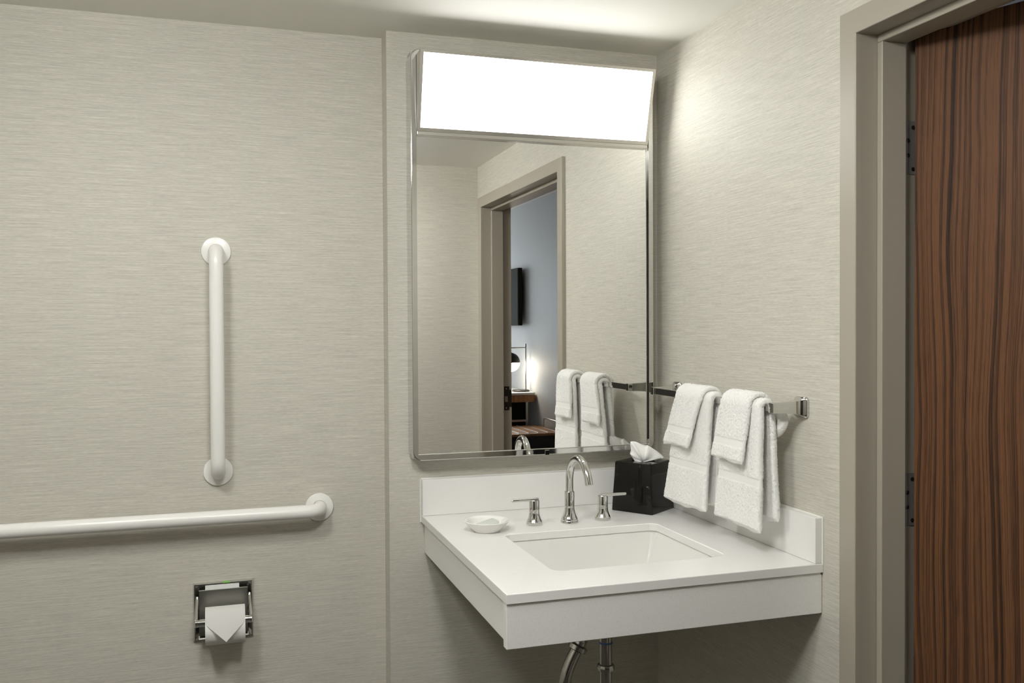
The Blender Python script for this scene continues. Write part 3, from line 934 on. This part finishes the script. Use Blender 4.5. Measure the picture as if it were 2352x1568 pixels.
obj('roller', add_tube(NB(), [(pc - 0.067, RY, RZ), (pc + 0.067, RY, RZ)], 0.0100, 28), 'chrome', ph_, True, 40)
gs = obj('green_patch', add_box(NB(), (pc - 0.002, YL - 0.0112, PZ1 - 0.0035), (pc + 0.018, YL - 0.0095, PZ1 + 0.0012)), 'green', ph_)  # thin green box on the cover plate's top edge
gs['label'] = 'small green patch on the top edge'
# the roll
RR, RW0, RW1 = 0.0500, pc - 0.0475, pc + 0.0555
RCZ, RCY = RZ - 0.010, RY
rl = thing('toilet_roll', 'white toilet paper roll with its end folded to a point', 'toilet paper', (pc, RCY, RCZ))
bm = NB()
rings = []
for x, rr in ((RW0, 0.020), (RW0, RR - 0.0006), (RW0 + 0.0006, RR), (RW1 - 0.0006, RR), (RW1, RR - 0.0006), (RW1, 0.020)):
    rings.append([(x, RCY + rr * math.cos(2 * PI * k / 72), RCZ + rr * math.sin(2 * PI * k / 72)) for k in range(72)])
add_loft(bm, rings, closed=True, cap=False)
obj('roll', bm, 'paper_white', rl, True, 40)
# loose end: hangs from the top of the roll, folded into a point
WRAP = math.radians(58)
def sheet_pt(x, s):
    """s = distance from the roll's top: first round the roll, then straight out and down"""
    R_ = RR + 0.0012
    la_ = R_ * WRAP
    if s < la_:
        an = PI / 2 + s / R_
        return (x, RCY + R_ * math.cos(an), RCZ + R_ * math.sin(an))
    d = s - la_
    an = PI / 2 + WRAP
    return (x, RCY + R_ * math.cos(an) - d * math.sin(an), RCZ + R_ * math.sin(an) + d * math.cos(an))
mid = (RW0 + RW1) / 2 + 0.002
bm = NB()
la = (RR + 0.0012) * WRAP
rows = []
n_r, n_c = 30, 13
total, tri0 = la + 0.060, la + 0.008
for i in range(n_r):
    s = total * i / (n_r - 1)
    k = 0.0 if s < tri0 else (s - tri0) / (total - tri0)
    xa, xb = RW0 + (mid - RW0) * k, RW1 + (mid - RW1) * k
    rows.append([bm.verts.new(sheet_pt(xa + (xb - xa) * j / (n_c - 1) + (0 if k < 1 else (j - 6) * 1e-5), s)) for j in range(n_c)])
for A_, B_ in zip(rows, rows[1:]):
    for j in range(n_c - 1):
        bm.faces.new((A_[j], A_[j + 1], B_[j + 1], B_[j]))
ex_ = bmesh.ops.solidify(bm, geom=bm.faces[:], thickness=0.0009)
fe = obj('folded_end', bm, 'paper_white', rl, True, 50)
fe['label'] = 'loose end folded to a point'

# ------------------------------------------------------------------ bedroom furniture seen in the mirror
DKX0, DKX1, DKY0, DKY1 = 1.05, XB - 0.015, -7.30, -5.96
dk = thing('desk', 'white-topped desk with wooden edge and thin metal legs in the bedroom', 'desk', (1.3, -6.6, 0.0))
box('desk_top', (DKX0, DKY0, 0.738), (DKX1, DKY1, 0.760), 'white_top', dk, 0.002, 1)
box('apron', (DKX0 + 0.004, DKY0 + 0.01, 0.668), (DKX1, DKY1 - 0.006, 0.7378), 'orange_wood', dk)
box('dark_box', (DKX1 - 0.30, DKY0 + 0.05, 0.25), (DKX1 - 0.012, DKY1 - 0.25, 0.6678), 'black', dk)  # black box under the desk top, set back from the near end
for x in (DKX0 + 0.03, DKX1 - 0.075):
    for y in (DKY0 + 0.04, DKY1 - 0.04):
        box('leg', (x - 0.011, y - 0.011, 0.0), (x + 0.011, y + 0.011, 0.6678), 'satin', dk)
box('stretcher', (DKX0 + 0.041, DKY1 - 0.05, 0.475), (DKX1 - 0.086, DKY1 - 0.03, 0.495), 'satin', dk)

LPX, LPY = 1.590, -6.14
dl = thing('desk_lamp', 'dark metal desk lamp with a half-domed glowing globe on the desk', 'lamp', (LPX, LPY, 0.76))
obj('base', add_lathe(NB(), [(0.088, 0.0), (0.088, 0.012), (0.080, 0.018), (0.01, 0.018)], (LPX - 0.055, LPY - 0.0, 0.7602), 'Z', 40), 'dark_metal', dl, True, 40)
obj('pole', add_tube(NB(), [(LPX, LPY, 0.770), (LPX, LPY, 1.235)], 0.0075, 16), 'satin', dl, True, 40)
obj('arm', add_tube(NB(), [(LPX, LPY, 1.195), (LPX - 0.24, LPY, 1.195)], 0.006, 16), 'satin', dl, True, 40)
gx = LPX - 0.160
obj('stem', add_tube(NB(), [(gx, LPY, 1.150), (gx, LPY, 1.195)], 0.008, 16), 'satin', dl, True, 40)
GR = 0.095
dome = [(GR * math.sin(math.radians(t_)), GR * math.cos(math.radians(t_))) for t_ in range(92, 6, -7)]
obj('shade', add_lathe(NB(), dome + [(0.012, GR + 0.002)], (gx, LPY, 1.052), 'Z', 40), 'dark_metal', dl, True, 60)
bowl = [(0.985 * GR * math.sin(math.radians(t_)), -0.985 * GR * math.cos(math.radians(t_))) for t_ in range(2, 89, 7)]
gb_ = obj('globe', add_lathe(NB(), bowl, (gx, LPY, 1.0518), 'Z', 40), 'globe', dl, True, 60)
gb_['label'] = 'glowing white glass half globe'

tv = thing('television', 'dark wall-mounted television above the bedroom desk', 'television', (XB, -6.75, 1.416))
box('screen_body', (XB - 0.075, -7.30, 1.416), (XB - 0.030, -6.30, 2.000), 'black', tv, 0.004, 2)
box('screen', (XB - 0.0765, -7.285, 1.435), (XB - 0.0752, -6.315, 1.985), 'black', tv)
box('wall_bracket', (XB - 0.030, -7.0, 1.55), (XB - 0.0005, -6.6, 1.85), 'black', tv)

BNX0, BNX1, BNY0, BNY1 = 1.0, XB - 0.004, -6.28, -5.22
DKB = 0.0
bn = thing('luggage_bench', 'wooden slatted luggage bench with dark drawer front in the bedroom', 'bench', (1.3, -5.6, 0.0))
BNY0 = -5.90
box('body', (BNX0, BNY0, 0.04), (BNX1, BNY1, 0.425), 'dark_wood', bn, 0.002, 1)
nb = 7
bwid = (BNX1 - BNX0) / nb
for i in range(nb):
    x0 = BNX0 + i * bwid
    box('slat', (x0 + 0.002, BNY0, 0.4252), (x0 + bwid - 0.002, BNY1 + 0.004, 0.447), 'orange_wood', bn, 0.0015, 1)
    obj('rub_strip', add_tube(NB(), [(x0 + bwid * 0.5, BNY0 + 0.02, 0.450), (x0 + bwid * 0.5, BNY1 - 0.03, 0.450)], 0.0042, 10), 'satin', bn, True, 40)
box('drawer', (BNX0 + 0.02, BNY1 + 0.0002, 0.20), (BNX1 - 0.02, BNY1 + 0.010, 0.40), 'dark_wood', bn, 0.001, 1)
box('drawer', (BNX0 + 0.02, BNY1 + 0.0002, 0.05), (BNX1 - 0.02, BNY1 + 0.010, 0.19), 'dark_wood', bn, 0.001, 1)
box('pull_rail', (BNX0 + 0.28, BNY1 + 0.010, 0.292), (BNX1 - 0.04, BNY1 + 0.022, 0.300), 'satin', bn)
rail = [Vector((BNX1 - 0.03, -5.66, 0.447)), Vector((BNX1 - 0.03, -5.66, 0.53)), Vector((BNX1 - 0.03, -5.60, 0.54)), Vector((BNX1 - 0.03, -5.30, 0.54)), Vector((BNX1 - 0.03, -5.26, 0.53)), Vector((BNX1 - 0.03, -5.26, 0.447))]
obj('guard_rail', add_tube(NB(), rail, 0.006, 12), 'satin', bn, True, 60)
